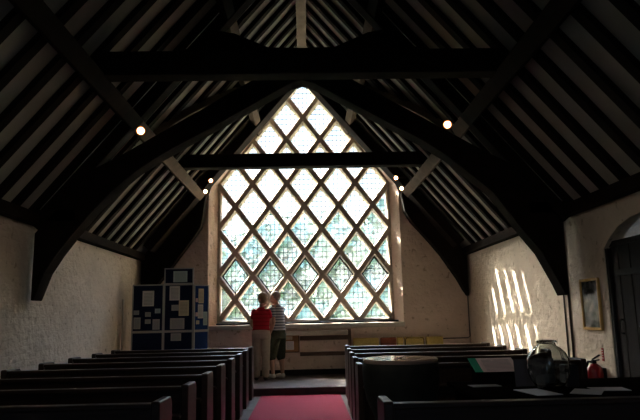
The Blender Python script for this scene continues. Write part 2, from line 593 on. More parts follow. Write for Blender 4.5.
# ceiling: two limewashed slopes with rafters, plates, purlins and ridge
ce = MB()
for s in (-1, 1):
    xe = 4.25
    ce.prism([(0, ZR), (s * xe, roof_z(xe)), (s * xe, roof_z(xe) + .12), (0, ZR + .12)], 'y', YW - .3, YG + .02)
ceil = structure(ce.build('ceiling', 'plaster'))
sl = math.sqrt(1 + TB * TB)
nx, nz_ = TB / sl, 1 / sl               # outward normal of the right slope
RD, RW = .062, .125                     # rafter depth and width
raf = {}
for s in (-1, 1):
    mb = MB()
    x0, x1 = .05, 3.62
    def off(x, d):
        return (s * (x - nx * d), roof_z(x) - nz_ * d)
    mb.prism([off(x0, -.0), off(x1, -.0), off(x1, RD), off(x0, RD)], 'y', -RW / 2, RW / 2)
    raf[s] = mb.mesh('rafter')
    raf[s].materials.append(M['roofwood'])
yk = 12.38
while yk > YW:
    for s in (-1, 1):
        o = bpy.data.objects.new('rafter', raf[s])
        C.objects.link(o)
        o.parent = ceil
        o.location = (0, yk, 0)
    yk -= .465
for s in (-1, 1):
    MB().box(min(s * 3.42, s * 3.62), max(s * 3.42, s * 3.62), YW, YG, ZP - .13, ZP + .02).build('wall_plate', 'roofwood', ceil, .01)
    for xp, dim in ((2.40, .19), (1.13, .16)):
        c_ = (s * (xp - nx * (RD + dim * .5)), roof_z(xp) - nz_ * (RD + dim * .5))
        for ya, yb, mt in ((YW, 7.9, 'roofwood'), (7.9, YG + .05, 'litpurlin')):
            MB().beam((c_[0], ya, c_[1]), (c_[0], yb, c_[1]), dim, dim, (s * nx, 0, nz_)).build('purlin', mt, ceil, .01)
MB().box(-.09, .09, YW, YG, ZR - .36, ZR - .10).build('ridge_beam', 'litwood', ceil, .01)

def sym(half):
    return half + [(-x, z) for x, z in reversed(half) if x > 1e-6]

# ---- trusses
def truss(y0, y1, label):
    t = thing('roof_truss', label, 'roof truss', (0, (y0 + y1) / 2, 0))
    h = (y1 - y0) / 2
    for s in (-1, 1):
        xo = 3.46 if s < 0 else 3.39
        if s < 0:
            lo = [(xo, 1.63), (3.43, 1.63), (3.31, 1.97), (3.17, 2.20), (2.98, 2.46), (2.73, 2.77), (2.50, 3.02), (2.19, 3.29), (1.9, 3.48), (1.55, 3.68)]
        else:
            lo = [(xo, 1.58), (3.34, 1.56), (3.28, 1.71), (3.08, 2.12), (2.82, 2.46), (2.50, 2.92), (2.25, 3.14), (1.93, 3.42), (1.59, 3.65)]
        lo += [(.80, 4.10), (.14, 4.48), (0, 4.51)]
        hi = [(0, 4.62), (.60, 4.56), (.92, 4.38), (1.28, 4.16), (1.62, 3.96), (1.96, 3.76), (2.4, 3.50), (2.75, 3.32), (3.05, 3.0), (3.25, 2.74), (xo, 2.48)]
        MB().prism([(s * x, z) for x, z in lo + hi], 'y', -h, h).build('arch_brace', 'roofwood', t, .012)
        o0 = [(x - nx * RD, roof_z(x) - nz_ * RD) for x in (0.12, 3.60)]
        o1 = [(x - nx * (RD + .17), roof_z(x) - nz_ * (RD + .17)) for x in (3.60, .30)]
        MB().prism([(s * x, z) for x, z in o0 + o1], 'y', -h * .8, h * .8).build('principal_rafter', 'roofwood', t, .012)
        MB().prism([(s * x, z) for x, z in [(.05, 5.0), (.45, 5.01), (.92, 5.22), (1.25, 5.28), (1.75, 4.72), (.9, 4.7), (.05, 4.7)]], 'y', -h * .7, h * .7).build('knee_brace', 'roofwood', t, .01)
        MB().box(min(s * 2.95, s * 3.6), max(s * 2.95, s * 3.6), -h, h, ZP - .10, ZP + .06).build('sole_piece', 'roofwood', t, .01)
    MB().box(-1.7, 1.7, -h, h, 4.62, 4.98).build('collar_beam', 'roofwood', t, .012)
    return t
truss(7.78, 8.06, 'dark arch-braced oak roof truss spanning the nave, its feet on both side walls')

def tie(y, z0, z1, label):
    x = 2.42
    o = MB().box(-x, x, y - .11, y + .11, z0, z1).build('tie_beam', 'roofwood', None, .015)
    tag(o, label, 'roof beam')
tie(6.40, 3.995, 4.27, 'black horizontal tie beam between the roof slopes, crossing above the window top')
tie(11.0, 4.09, 4.345, 'dark horizontal tie beam crossing in front of the upper part of the diamond window')

# gable truss against the window wall
t = thing('gable_truss', 'dark timber arch against the end wall framing the diamond window', 'roof truss', (0, 13.14, 0))
for s in (-1, 1):
    if s < 0:
        lo = [(3.50, 1.72), (3.36, 1.84), (3.2, 2.02), (2.97, 2.30), (2.70, 2.67), (2.43, 3.03), (2.25, 3.30)]
    else:
        lo = [(3.50, 1.72), (3.42, 1.84), (3.3, 2.07), (2.96, 2.60), (2.74, 2.88), (2.52, 3.14), (2.33, 3.36)]
    lo += [(2.20, 3.58), (2.15, 4.0), (2.0, 4.36), (1.0, 5.67), (.56, 6.22)]
    hi = [(.56, roof_z(.56) - .07), (1.0, roof_z(1.0) - .05), (2.0, roof_z(2.0) - .05), (3.0, roof_z(3.0) - .05), (3.50, roof_z(3.50) - .16)]
    MB().prism([(s * x, z) for x, z in lo + hi], 'y', -.12, .14).build('arch_brace', 'roofwood', t, .012)
    pr = [(x - nx * RD, roof_z(x) - nz_ * RD) for x in (.12, 3.40)] + [(x - nx * .25, roof_z(x) - nz_ * .25) for x in (3.40, .30)]
    MB().prism([(s * x, z) for x, z in pr], 'y', -.56, -.13).build('principal_rafter', 'roofwood', t, .012)

# curved wind braces lying in the roof slopes
for s, nm in ((-1, 'left'), (1, 'right')):
    for (ya, yb, where) in ((9.0, 10.75, 'between the arched truss and the window'),):
        pth = []
        for i in range(9):
            u = i / 8
            x = 2.32 - 1.18 * u ** .85
            y = ya + (yb - ya) * (u ** 1.2)
            pth.append((s * (x - nx * (RD + .05)), y, roof_z(x) - nz_ * (RD + .05)))
        mb = MB()
        mb.tube(pth, .10, 4, smooth=False)
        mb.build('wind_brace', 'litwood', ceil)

# ------------------------------------------------------------------ the diamond window
def clip(poly, a, b):
    """keep the part of a convex polygon on the left of line a->b"""
    out = []
    def sd(p):
        return (b[0] - a[0]) * (p[1] - a[1]) - (b[1] - a[1]) * (p[0] - a[0])
    for i in range(len(poly)):
        p, q = poly[i], poly[(i + 1) % len(poly)]
        sp, sq = sd(p), sd(q)
        if sp >= -1e-9:
            out.append(p)
        if (sp > 1e-9 and sq < -1e-9) or (sp < -1e-9 and sq > 1e-9):
            u = sp / (sp - sq)
            out.append((p[0] + u * (q[0] - p[0]), p[1] + u * (q[1] - p[1])))
    return out
def inset(poly, d):
    out = [tuple(p) for p in poly]
    n_ = len(poly)
    for i in range(n_):
        p, q = Vector(poly[i]), Vector(poly[(i + 1) % n_])
        e = (q - p)
        if e.length < 1e-6:
            continue
        e.normalize()
        nn = Vector((-e.y, e.x)) * d
        out = clip(out, p + nn, q + nn)
        if len(out) < 3:
            return []
    return out
def dedupe(poly):
    out = []
    for p in poly:
        if not out or (Vector(p) - Vector(out[-1])).length > 1e-4:
            out.append(p)
    if len(out) > 1 and (Vector(out[0]) - Vector(out[-1])).length < 1e-4:
        out.pop()
    return out
cells = []
for j in range(-3, 10):
    for i in range(-6, 7):
        if (i + j) % 2:
            continue
        cx, cz = i * a_, Z9 + j * b_
        poly = [(cx + a_, cz), (cx, cz + b_), (cx - a_, cz), (cx, cz - b_)]
        for k in range(5):
            poly = clip(poly, outer_open[k], outer_open[(k + 1) % 5])
            if len(poly) < 3:
                break
        poly = dedupe(poly) if len(poly) >= 3 else []
        if len(poly) >= 3:
            ar = abs(sum(poly[k][0] * poly[(k + 1) % len(poly)][1] - poly[(k + 1) % len(poly)][0] * poly[k][1] for k in range(len(poly)))) / 2
            if ar > .02:
                cells.append((i, j, poly))
MH = .072                               # half a mullion
YB = YL + .25                           # back of the lattice
YGL = YL + .15                          # the glass
lat = MB()
panes = MB()
cames = MB()
win = thing('window_1', '', 'window')
del win['label'], win['category']
win['kind'] = 'structure'
for (i, j, poly) in cells:
    m = len(poly)
    front = inset(poly, MH - .022)
    hole = inset(poly, MH)
    if len(hole) != m or len(front) != m:
        hole = inset(poly, MH * .7)
        front = inset(poly, MH * .55)
        if len(hole) != m or len(front) != m:
            lat.prism(poly, 'y', YL, YB)
            continue
    # match vertex order
    def near(ps, q):
        k = min(range(len(ps)), key=lambda t_: (ps[t_][0] - q[0]) ** 2 + (ps[t_][1] - q[1]) ** 2)
        return [tuple(x) for x in ps[k:] + ps[:k]]
    front, hole = near(front, poly[0]), near(hole, poly[0])
    vs_ = [(x, YL, z) for x, z in poly] + [(x, YL, z) for x, z in front] + [(x, YL + .07, z) for x, z in hole] \
        + [(x, YB, z) for x, z in hole] + [(x, YB, z) for x, z in poly]
    fs = []
    for lv in range(4):
        for k in range(m):
            q = (k + 1) % m
            fs.append((lv * m + k, lv * m + q, (lv + 1) * m + q, (lv + 1) * m + k))
    lat.add(vs_, fs)
    big = inset(poly, MH - .01)
    panes.add([(x, YGL, z) for x, z in big], [tuple(range(len(big)))])
    # lead cames clipped to the light
    x0, x1 = min(p[0] for p in hole), max(p[0] for p in hole)
    z0, z1 = min(p[1] for p in hole), max(p[1] for p in hole)
    cx, cz = i * a_, Z9 + j * b_
    def strip(rect):
        q = rect
        for k in range(m):
            q = clip(q, hole[k], hole[(k + 1) % m])
            if len(q) < 3:
                return
        q = dedupe(q)
        if len(q) >= 3:
            cames.prism(q, 'y', YGL - .006, YGL + .006)
    hw = .0050
    for k in range(-4, 5):
        x = cx + k * .098
        strip([(x - hw, z0 - 1), (x + hw, z0 - 1), (x + hw, z1 + 1), (x - hw, z1 + 1)])
    for k in range(-5, 6):
        z = cz + k * .118
        strip([(x0 - 1, z - hw), (x1 + 1, z - hw), (x1 + 1, z + hw), (x0 - 1, z + hw)])
    if j == 0 and abs(i) <= 4:          # the row of iron opening casements
        fr = MB()
        ins = inset(poly, MH + .026)
        ins = near(ins, poly[0])
        vv = [(x, y, z) for y in (YL + .085, YGL + .03) for ring in (hole, ins) for x, z in ring]
        ff = []
        for k in range(m):
            q = (k + 1) % m
            ff += [(k, q, m + q, m + k), (2 * m + k, 3 * m + k, 3 * m + q, 2 * m + q), (m + k, m + q, 3 * m + q, 3 * m + k), (k, 2 * m + k, 2 * m + q, q)]
        fr.add(vv, ff)
        fr.build('casement_frame', 'iron', win)
lat.build('stone_lattice', 'stone', win)
panes.build('leaded_glass', 'glass', win)
cames.build('lead_cames', 'lead', win)
MB().box(-2.12, 2.12, 13.16, 13.63, ZS - .125, ZS - .03).build('window_sill', 'sill', win, .012)
MB().box(-1.95, 2.02, 13.40, 13.61, ZS - .03, ZS + .015).build('sill_ledge', 'iron', win, .006)
structure(MB().box(-W, W, YG - .03, YG, .13, .24).build('baseboard_gable', 'door'))

# ------------------------------------------------------------------ outside: grass and trees
structure(MB().box(-40, 40, 14.0, 90, -.6, -.3).build('ground', 'grass'))
structure(MB().box(-12, 12, 14.05, 17.0, -.32, -.27).build('path', 'bounce_ground'))  # unseen pale strip, added to bounce sunlight up to the ceiling
def tree(x, y, h, r, label, seed):
    rnd = random.Random(seed)
    t = thing('tree', label, 'tree', (x, y, -.3), 0, 'trees outside the window')
    MB().tube([(0, 0, 0), (.05, .03, h * .35), (-.04, 0, h * .75)], [.22, .16, .06], 8).build('trunk', 'bark', t)
    mb = MB()
    blobs = [(rnd.uniform(-.55, .55) * r, rnd.uniform(-.5, .5) * r, h * rnd.uniform(.38, .85), r * rnd.uniform(.4, .62)) for _ in range(11)]
    for bx, by, bz, br in blobs:
        mb.ball((bx, by, bz), br * .8, 10, 7)
        for _ in range(240):
            d = Vector((rnd.gauss(0, 1), rnd.gauss(0, 1), rnd.gauss(0, 1))).normalized()
            p = Vector((bx, by, bz)) + d * br * rnd.uniform(.7, 1.05)
            u = Vector((rnd.gauss(0, 1), rnd.gauss(0, 1), rnd.gauss(0, 1))).normalized()
            v = u.cross(d).normalized() * rnd.uniform(.08, .15)
            u = u * rnd.uniform(.10, .2)
            mb.add([p - u, p + v, p + u, p - v], [(0, 1, 2, 3)])
    mb.build('foliage', 'leaf', t)
tree(-3.6, 21.0, 5.6, 1.9, 'bushy green tree outside, behind the left edge of the window', 1)
tree(-1.3, 26.5, 6.9, 2.1, 'green tree outside, behind the middle of the window', 2)
tree(1.5, 21.5, 5.2, 1.8, 'low leafy tree outside, behind the right half of the window', 3)
tree(4.6, 26.5, 7.4, 2.1, 'tall green tree outside, behind the right edge of the window', 4)
tree(-6.0, 27.0, 6.4, 2.2, 'broad green tree outside, seen only through the panes by the left jamb', 5)

rnd = random.Random(11)
mb = MB()
for k in range(34):
    x, z = -17 + k, rnd.uniform(2.6, 3.6)
    mb.ball((x, 34 + rnd.uniform(-.3, .3), z * .5 - .3), 1.0, 10, 7, (.85, .8, z * .52))
    for _ in range(150):
        d = Vector((rnd.gauss(0, 1), -abs(rnd.gauss(0, 1)), rnd.gauss(0, 1))).normalized()
        p = Vector((x + d.x * .9, 34 + d.y * .9, z * .5 - .3 + d.z * z * .55))
        u = Vector((rnd.gauss(0, 1), rnd.gauss(0, 1), rnd.gauss(0, 1))).normalized()
        v = u.cross(d).normalized() * .13
        mb.add([p - u * .2, p + v, p + u * .2, p - v], [(0, 1, 2, 3)])
tag(mb.build('hedge', 'leaf'), 'long green hedge outside, far behind the trees beyond the window', 'hedge')

# ------------------------------------------------------------------ carpet
tag(MB().box(-.80, .575, 7.4, YP - .02, 0, .012).build('carpet_runner', 'carpet'), 'long crimson carpet runner along the aisle between the pews', 'carpet')

# ------------------------------------------------------------------ pews
def make_pew(length, side, label, group):
    """local: back face at y=0, seat towards +y; aisle end at x=0, the other end at x=side*length"""
    t = thing('pew', label, 'pew', (0, 0, 0), 0, group)
    x0, x1 = sorted((side * .05, side * (length - .05)))
    MB().prism([(0.0, .10), (.028, .10), (-.012, .82), (-.04, .82)], 'x', x0, x1).build('backrest', 'pew', t)
    MB().box(x0, x1, -.075, .02, .815, .85).build('top_rail', 'pew', t, .010)
    MB().box(x0, x1, .0, .40, .42, .455).build('seat', 'pew', t, .008)
    MB().box(x0, x1, -.17, -.03, .62, .645).build('book_ledge', 'pew', t, .006)
    for e in (0, 1):
        xa = side * (0 if e == 0 else length - .06)
        xb = xa + side * .06
        prof = [(-.10, 0), (.27, 0), (.27, .80), (.255, .835), (.225, .86), (-.085, .865), (-.10, .85)]
        MB().prism(prof, 'x', min(xa, xb), max(xa, xb)).build('end_panel', 'pew', t, .010)
    return t
pL = make_pew(2.35, -1, '', 'pews left of the aisle')
ordn = ['nearest the camera', 'second from the camera', 'third from the camera', 'fourth from the camera', 'fourth from the window step',
        'third from the window step', 'second from the window step', 'next to the window step']
for k in range(8):
    y = 4.05 + .93 * k
    lb = 'dark varnished pew on the noticeboard side of the carpet, ' + ordn[k]
    x = -.92
    if k == 0:
        pL.location = (x, y, 0)
        pL['label'] = lb
    else:
        dup(pL, (x, y, 0), 0, lb)
pR = make_pew(2.42, 1, '', 'pews right of the aisle')
rows = [(10.40, .655, 'front pew on the sunlit wall side, nearest the window step'),
        (9.45, .62, 'pew on the sunlit wall side, second from the window step'),
        (8.50, .59, 'pew on the sunlit wall side, third from the window step'),
        (7.55, .56, 'pew on the sunlit wall side, fourth from the window step'),
        (6.60, .53, 'pew on the sunlit wall side just beyond the round font'),
        (3.80, .45, 'dark pew in front of the table with the glass jar')]
for k, (y, x, lb) in enumerate(rows):
    if k == 0:
        pR.location = (x, y, 0)
        pR['label'] = lb
    else:
        dup(pR, (x, y, 0), 0, lb)

# ------------------------------------------------------------------ font
t = thing('font', 'dark round drum font with a shiny flat lid beside the right pews', 'font', (.805, 5.35, 0))
MB().lathe([(.0001, 0), (.30, 0), (.30, .08), (.22, .12), (.20, .40), (.24, .52), (.30, .66), (.325, .80), (.33, .90), (.322, .965), (.30, .97), (.0001, .97)], k=40).build('bowl', 'fontstone', t)
lid = MB().lathe([(.0001, .965), (.318, .965), (.322, .985), (.312, .998), (.0001, .998)], k=40, smooth=False).build('lid', 'lid', t)
MB().lathe([(.0001, .999), (.018, .999), (.016, 1.006), (.0001, 1.008)], k=14).build('lid_knob', 'lid', lid)

# ------------------------------------------------------------------ display table and what stands on it
TZ = .775
t = thing('table', 'dark wooden table by the door holding the glass jar and papers', 'table', (2.15, 4.88, 0))
MB().box(-.92, .92, -.45, .62, TZ - .04, TZ).build('tabletop', 'table', t, .006)
MB().box(-.86, .86, -.40, .56, TZ - .16, TZ - .04).build('apron', 'table', t)
for sx in (-1, 1):
    for sy in (-.36, .52):
        MB().box(sx * .83 - .035, sx * .83 + .035, sy - .035, sy + .035, 0, TZ - .04).build('leg', 'table', t, .005)

jx, jy = 1.885, 4.83
t = thing('glass_jar', 'big clear round glass jar standing on the dark table', 'jar', (jx, jy, TZ + .004))
pr_o = [(.0001, 0), (.075, 0), (.10, .012), (.135, .06), (.158, .12), (.164, .17), (.158, .225), (.135, .275), (.100, .308), (.072, .325), (.064, .340), (.064, .352)]
pr_i = [(r - .005, z) for r, z in reversed(pr_o[2:])] + [(.07, .012), (.0001, .010)]
MB().lathe(pr_o + pr_i, k=44).build('body', 'jar', t)
MB().lathe([(.058, .347), (.074, .347), (.078, .356), (.074, .366), (.062, .368), (.058, .36)], k=36).build('rim', 'jar', t)
cx_ = 1.84
o = MB().box(-.165, .165, -.004, .004, 0, .215, Matrix.Translation((0, 0, 0)) @ Matrix.Rotation(R(-6), 4, 'X')).build('card_sign', 'darkcard')
o.location = (cx_ + .012, jy + .20, TZ + .001)
tag(o, 'dark grey card standing on the table behind the glass jar', 'sign card')
o = MB().box(-.05, .05, -.06, .06, 0, .17).build('case', 'blackbox', None, .006)
o.location = (2.115, jy + .16, TZ)
tag(o, 'small black case on the table between the jar and the fire extinguisher', 'case')

def sheet(name, mat, x, y, wd, dp, rz, label, z=TZ, cat='paper', th=.003):
    o = MB().box(-wd / 2, wd / 2, -dp / 2, dp / 2, 0, th).build(name, mat)
    o.location = (x, y, z)
    o.rotation_euler = (0, 0, rz)
    tag(o, label, cat)
    return o
sheet('leaflet', 'blank', 1.72, 4.66, .20, .36, R(9), 'white sheet sticking out under the near left side of the glass jar', cat='leaflet', th=.003)
sheet('leaflet', 'blank', 2.08, 4.62, .21, .30, R(-30), 'white sheet on the table just right of the glass jar', cat='leaflet')
sheet('leaflet', 'blank', 2.30, 4.74, .26, .20, R(-8), 'pale sheet on the table below the fire extinguisher', cat='leaflet')
sheet('leaflet', 'grey', 1.46, 5.13, .24, .14, R(4), 'thin grey leaflet lying on the table under the green edged stand', cat='leaflet')

t = thing('information_stand', 'tilted reading stand with a green edged information leaflet on the table', 'information stand', (1.415, 5.22, TZ))
tilt = Matrix.Translation((0, 0, .095)) @ Matrix.Rotation(R(-68), 4, 'X')
MB().box(0, .385, -.006, 0, 0, .255, tilt).build('back_board', 'table', t)
MB().box(.068, .385, -.009, -.006, 0, .255, tilt).build('leaflet_page', 'pink', t)
MB().box(0, .068, -.0095, -.006, 0, .255, tilt).build('green_strip', 'green', t)['label'] = 'green strip along the leaflet edge'
MB().prism([(.012, 0), (.20, 0), (.20, .165), (.012, .092)], 'x', .02, .365).build('base', 'table', t, .004)

# ------------------------------------------------------------------ right wall: picture, extinguisher, sign, pipes
t = thing('picture_frame', 'gilt framed glazed picture hanging on the right wall by the doorway', 'picture', (W - .005, 7.52, 1.44))
fw, fh = .245, .315
mb = MB()
for (y0, y1, z0, z1) in ((-fw, fw, fh - .035, fh), (-fw, fw, -fh, -fh + .035), (-fw, -fw + .035, -fh + .035, fh - .035), (fw - .035, fw, -fh + .035, fh - .035)):
    mb.box(-.03, 0, y0, y1, z0, z1)
mb.build('frame', 'gilt', t, .006)
MB().box(-.014, -.004, -fw + .03, fw - .03, -fh + .03, fh - .03).build('picture', 'picture', t)

t = thing('fire_extinguisher', 'red fire extinguisher with black hose on the wall beside the doorway', 'fire extinguisher', (W - .125, 7.36, .345))
MB().lathe([(.0001, 0), (.090, 0), (.096, .02), (.096, .30), (.086, .345), (.05, .38), (.024, .395), (.0001, .40)], k=28).build('cylinder', 'red', t)
MB().box(-.022, .022, -.022, .022, .395, .435).build('valve', 'iron', t, .004)
MB().beam((0, .03, .44), (0, -.15, .50), .022, .014).build('carrying_handle', 'iron', t, .003)
MB().beam((0, .03, .425), (0, -.13, .445), .02, .012).build('squeeze_lever', 'iron', t, .003)
MB().tube([(-.01, .03, .41), (-.03, .09, .41), (-.04, .125, .34), (-.04, .125, .2), (-.04, .12, .08)], .013, 8).build('hose', 'iron', t)
MB().box(.085, .12, -.05, .05, .10, .34).build('wall_bracket', 'iron', t)
t = thing('safety_sign', 'narrow red sign with white lettering on the wall above the extinguisher', 'sign', (W, 7.37, .84))
MB().box(-.006, 0, -.024, .024, -.075, .075).build('plate', 'redsign', t)
for i in range(4):
    MB().box(-.008, -.0055, -.015, .015, .045 - i * .03, .055 - i * .03).build('lettering', 'white', t)
for y, lb in ((8.16, 'dark vertical pipe on the right wall just beyond the truss foot'), (8.32, 'thin dark pipe on the right wall, the one closer to the window')):
    r_ = .013 if y < 8.2 else .010
    o = MB().tube([(W - r_, y, 0), (W - r_, y, ZP - .14)], r_, 10).build('wall_pipe', 'pipe')
    tag(o, lb, 'pipe')
o = MB().tube([(W - .016, YG - .02, ZP - .14), (W - .016, YG - .02, .86), (W - .06, YG - .02, .825), (2.72, YG - .02, .82)], .012, 8).build('corner_cable', 'pipe')
tag(o, 'dark cable down the corner of window wall and sunlit wall, then turning along it', 'cable')
o = MB().tube([(-W + .015, 11.95, .13), (-W + .015, 11.95, 1.75)], .018, 8).build('conduit', 'palepipe')
tag(o, 'pale vertical conduit on the left wall just in front of the noticeboard', 'conduit')

# ------------------------------------------------------------------ noticeboard with its sheets
YD = 12.30
t = thing('display_board', 'tall folding navy display board with pale frames in the left corner', 'display board', (0, 0, 0))
def panel(x0, x1, z0, z1, felt, mat4=None, nm='panel'):
    f_ = MB()
    e = .022
    m4 = mat4 or Matrix.Identity(4)
    p = MB().box(x0 + e, x1 - e, YD - .006, YD + .012, z0 + e, z1 - e, m4).build(nm, felt, t)
    for (a, b, c, d) in ((x0, x1, z1 - e, z1), (x0, x1, z0, z0 + e), (x0, x0 + e, z0 + e, z1 - e), (x1 - e, x1, z0 + e, z1 - e)):
        f_.box(a, b, YD - .014, YD + .016, c, d, m4)
    f_.build('panel_frame', 'alu', p)
    return p
panel(-3.455, -2.832, 1.115, 2.045, 'felt')
panel(-3.455, -2.832, .15, 1.112, 'felt')
panel(-2.828, -2.242, 1.115, 2.04, 'felt')
panel(-2.828, -2.242, .15, 1.112, 'felt')
panel(-2.83, -2.245, 2.043, 2.365, 'felt', nm='header_panel')
hinge = Matrix.Translation((-2.236, YD, 0)) @ Matrix.Rotation(R(38), 4, 'Z') @ Matrix.Translation((2.236, -YD, 0))
panel(-2.236, -1.90, 1.115, 2.025, 'bluefelt', hinge)
panel(-2.236, -1.90, .15, 1.112, 'bluefelt', hinge)
for x in (-3.44, -2.83, -2.25):
    MB().box(x - .02, x + .02, YD - .15, YD + .2, .13, .16).build('foot', 'alu', t)

def pin(x0, x1, z0, z1, mat, label, m4=None):
    m4 = m4 or Matrix.Identity(4)
    cx, cz = (x0 + x1) / 2, (z0 + z1) / 2
    o = MB().box(-(x1 - x0) / 2, (x1 - x0) / 2, -.0015, .0015, -(z1 - z0) / 2, (z1 - z0) / 2).build('notice_sheet', mat)
    o.matrix_world = m4 @ Matrix.Translation((cx, YD - .0085, cz))
    tag(o, label, 'notice', 'sheets pinned on the display board')
# crop pixels (x 130..210 / 5, y 262..346 / 5) turned into board coordinates
def bx(u):
    return -3.454 + (u - 15) * (-2.244 + 3.454) / (318 - 15)
def bz(v):
    return 2.04 - (v - 115) * (2.04 - 1.12) / (343 - 115)
P_ = [(65, 122, 145, 220, 'paper', 'white printed sheet highest on the left panel of the display board'),
      (23, 50, 240, 261, 'grey', 'little grey card at the outer edge of the left display panel'),
      (80, 108, 249, 271, 'grey', 'little grey card in the middle of the left display panel, upper of two'),
      (80, 108, 284, 305, 'grey', 'little grey card in the middle of the left display panel, lower of two'),
      (128, 155, 233, 255, 'mint', 'little bluish card at the inner edge of the left display panel'),
      (24, 58, 274, 330, 'grey', 'grey sheet at the bottom outer corner of the left display panel'),
      (118, 153, 284, 334, 'grey', 'grey sheet at the bottom inner corner of the left display panel'),
      (216, 286, 50, 104, 'mint', 'pale blue heading card on the raised top panel of the display board'),
      (199, 250, 124, 194, 'paper', 'white printed sheet at the top of the middle display panel'),
      (246, 296, 195, 270, 'cream', 'cream printed sheet on the middle display panel'),
      (210, 245, 216, 244, 'grey', 'small grey card left of the cream sheet on the middle panel'),
      (204, 275, 281, 334, 'grey', 'wide grey sheet at the bottom of the middle display panel'),
      (209, 260, 354, 390, 'grey', 'grey sheet on the lower middle panel just above the pews')]
for (u0, u1, v0, v1, mt, lb) in P_:
    pin(bx(u0), bx(u1), bz(v1), bz(v0), mt, lb)
def px(u):
    return -2.236 + (u - 318) * .336 / (390 - 318)
for (u0, u1, v0, v1, mt, lb) in [(339, 364, 138, 210, 'cream', 'tall cream sheet at the top of the bright blue side panel'),
                                 (337, 362, 216, 284, 'paper', 'tall white sheet in the middle of the bright blue side panel'),
                                 (326, 336, 186, 204, 'pink', 'tiny pink card near the top edge of the blue side panel'),
                                 (326, 337, 255, 274, 'pink', 'tiny pink card halfway down the blue side panel'),
                                 (329, 344, 294, 312, 'cream', 'small cream card low on the blue side panel'),
                                 (363, 382, 252, 318, 'mint', 'pale greenish sheet at the outer edge of the blue side panel')]:
    pin(px(u0), px(u1), bz(v1), bz(v0), mt, lb, hinge)

# ------------------------------------------------------------------ under the window
YF = YG - .005
t = thing('pinboard', 'small brown pinboard under the window behind the man in shorts', 'pinboard', (-.33, YF, .785))
MB().box(-.175, .175, -.02, 0, -.185, .185).build('board', 'cork', t)
mb = MB()
for (x0, x1, z0, z1) in ((-.175, .175, .17, .19), (-.175, .175, -.19, -.17), (.16, .18, -.17, .17), (-.18, -.16, -.17, .17)):
    mb.box(x0, x1, -.028, 0, z0, z1)
mb.build('board_frame', 'railwood', t)
for (x0, x1, z0, z1, lb) in ((-.10, .03, .08, .15, 'small cream card at the top of the pinboard under the window'),
                             (-.11, .06, -.13, .05, 'white notice on the pinboard under the window')):
    o = MB().box((x0 - x1) / 2, (x1 - x0) / 2, -.0015, .0015, (z0 - z1) / 2, (z1 - z0) / 2).build('notice_sheet', 'cream' if z1 > .1 else 'paper')
    o.location = (-.33 + (x0 + x1) / 2, YF - .0225, .785 + (z0 + z1) / 2)
    tag(o, lb, 'notice')
t = thing('wall_rail', 'brown wooden rail frame along the wall under the middle of the window', 'wall rail', (.39, YF, 0))
MB().box(-.53, .53, -.06, 0, .845, .94).build('top_rail', 'railwood', t, .006)
MB().box(-.53, .53, -.06, 0, .52, .60).build('bottom_rail', 'railwood', t, .006)
MB().box(.50, .57, -.07, 0, .13, 1.07).build('post', 'railwood', t, .006)
MB().box(-.82, .50, -.12, 0, .955, 1.05).build('shelf', 'sill', t, .008)
# cushions on a low bench beside it
t = thing('bench', 'low brown bench along the wall under the right half of the window', 'bench', (2.05, 13.08, 0))
MB().box(-1.15, 1.15, -.18, .19, .56, .60).build('seat', 'railwood', t, .006)
for x in (-1.05, 0, 1.05):
    MB().box(x - .03, x + .03, -.15, .16, .13, .56).build('leg', 'railwood', t)
for (x0, x1, mt, lb) in ((.985, 1.53, 'mustard', 'wide mustard cushion on the bench, next to the post under the window'),
                         (1.57, 1.90, 'rust', 'red-brown cushion on the bench between two mustard ones'),
                         (1.915, 2.05, 'mustard', 'narrow mustard cushion on the bench beside the red-brown one'),
                         (2.08, 2.50, 'mustard', 'mustard cushion with a dark piped edge on the bench'),
                         (2.535, 2.90, 'mustard', 'mustard cushion on the bench closest to the sunlit wall')):
    o = thing('cushion', lb, 'cushion', ((x0 + x1) / 2, 13.10, .60), 0, 'cushions on the bench under the window')
    hw = (x1 - x0) / 2
    MB().box(-hw, hw, -.05, .05, 0, .275).build('pad', mt, o, .022, 3)
    if 'piped' in lb:
        MB().tube([(-hw + .01, -.052, .02), (-hw + .015, -.052, .22), (-hw + .04, -.052, .26), (0, -.052, .245), (hw - .04, -.052, .26), (hw - .015, -.052, .22), (hw - .01, -.052, .02)], .01, 6).build('piping', 'iron', o)

# ------------------------------------------------------------------ lamps in the roof
def lamp(p, aim, label, foot, r=.044):
    p = Vector(p)
    t = thing('spotlight', label, 'spotlight', p, 0, 'spotlights in the roof')
    d = Vector(aim).normalized()
    q = d.to_track_quat('Z', 'Y').to_matrix().to_4x4()
    def turn(mb):
        mb.v = [tuple(q @ Vector(v)) for v in mb.v]
        return mb
    turn(MB().lathe([(.0001, -.12), (r * .6, -.12), (r * .75, -.09), (r * 1.08, 0), (r * 1.0, 0), (r * .9, -.012)], k=18)).build('housing', 'lamp', t)
    turn(MB().lathe([(r * .98, .004), (r * 1.22, .010), (r * 1.22, -.01), (r * .98, -.01), (r * .98, .004)], k=18)).build('halo_ring', 'glow', t)  # emissive ring added for the orange halo around the bulb
    turn(MB().lathe([(.0001, .012), (r * .6, .006), (r * .95, -.008), (r * .9, -.02), (.0001, -.025)], k=18)).build('bulb', 'bulb', t)
    f_ = Vector(foot) - p
    MB().tube([-d * .10, f_], .012, 6).build('bracket', 'lamp', t)
lamp((-2.07, 7.50, 3.74), (.35, -1, -.25), 'glowing spotlight on the arched truss, noticeboard side', (-2.2, 7.7, 3.60))
lamp((1.87, 7.50, 3.77), (-.3, -1, -.25), 'glowing spotlight on the arched truss, doorway side', (2.0, 7.7, 3.70))
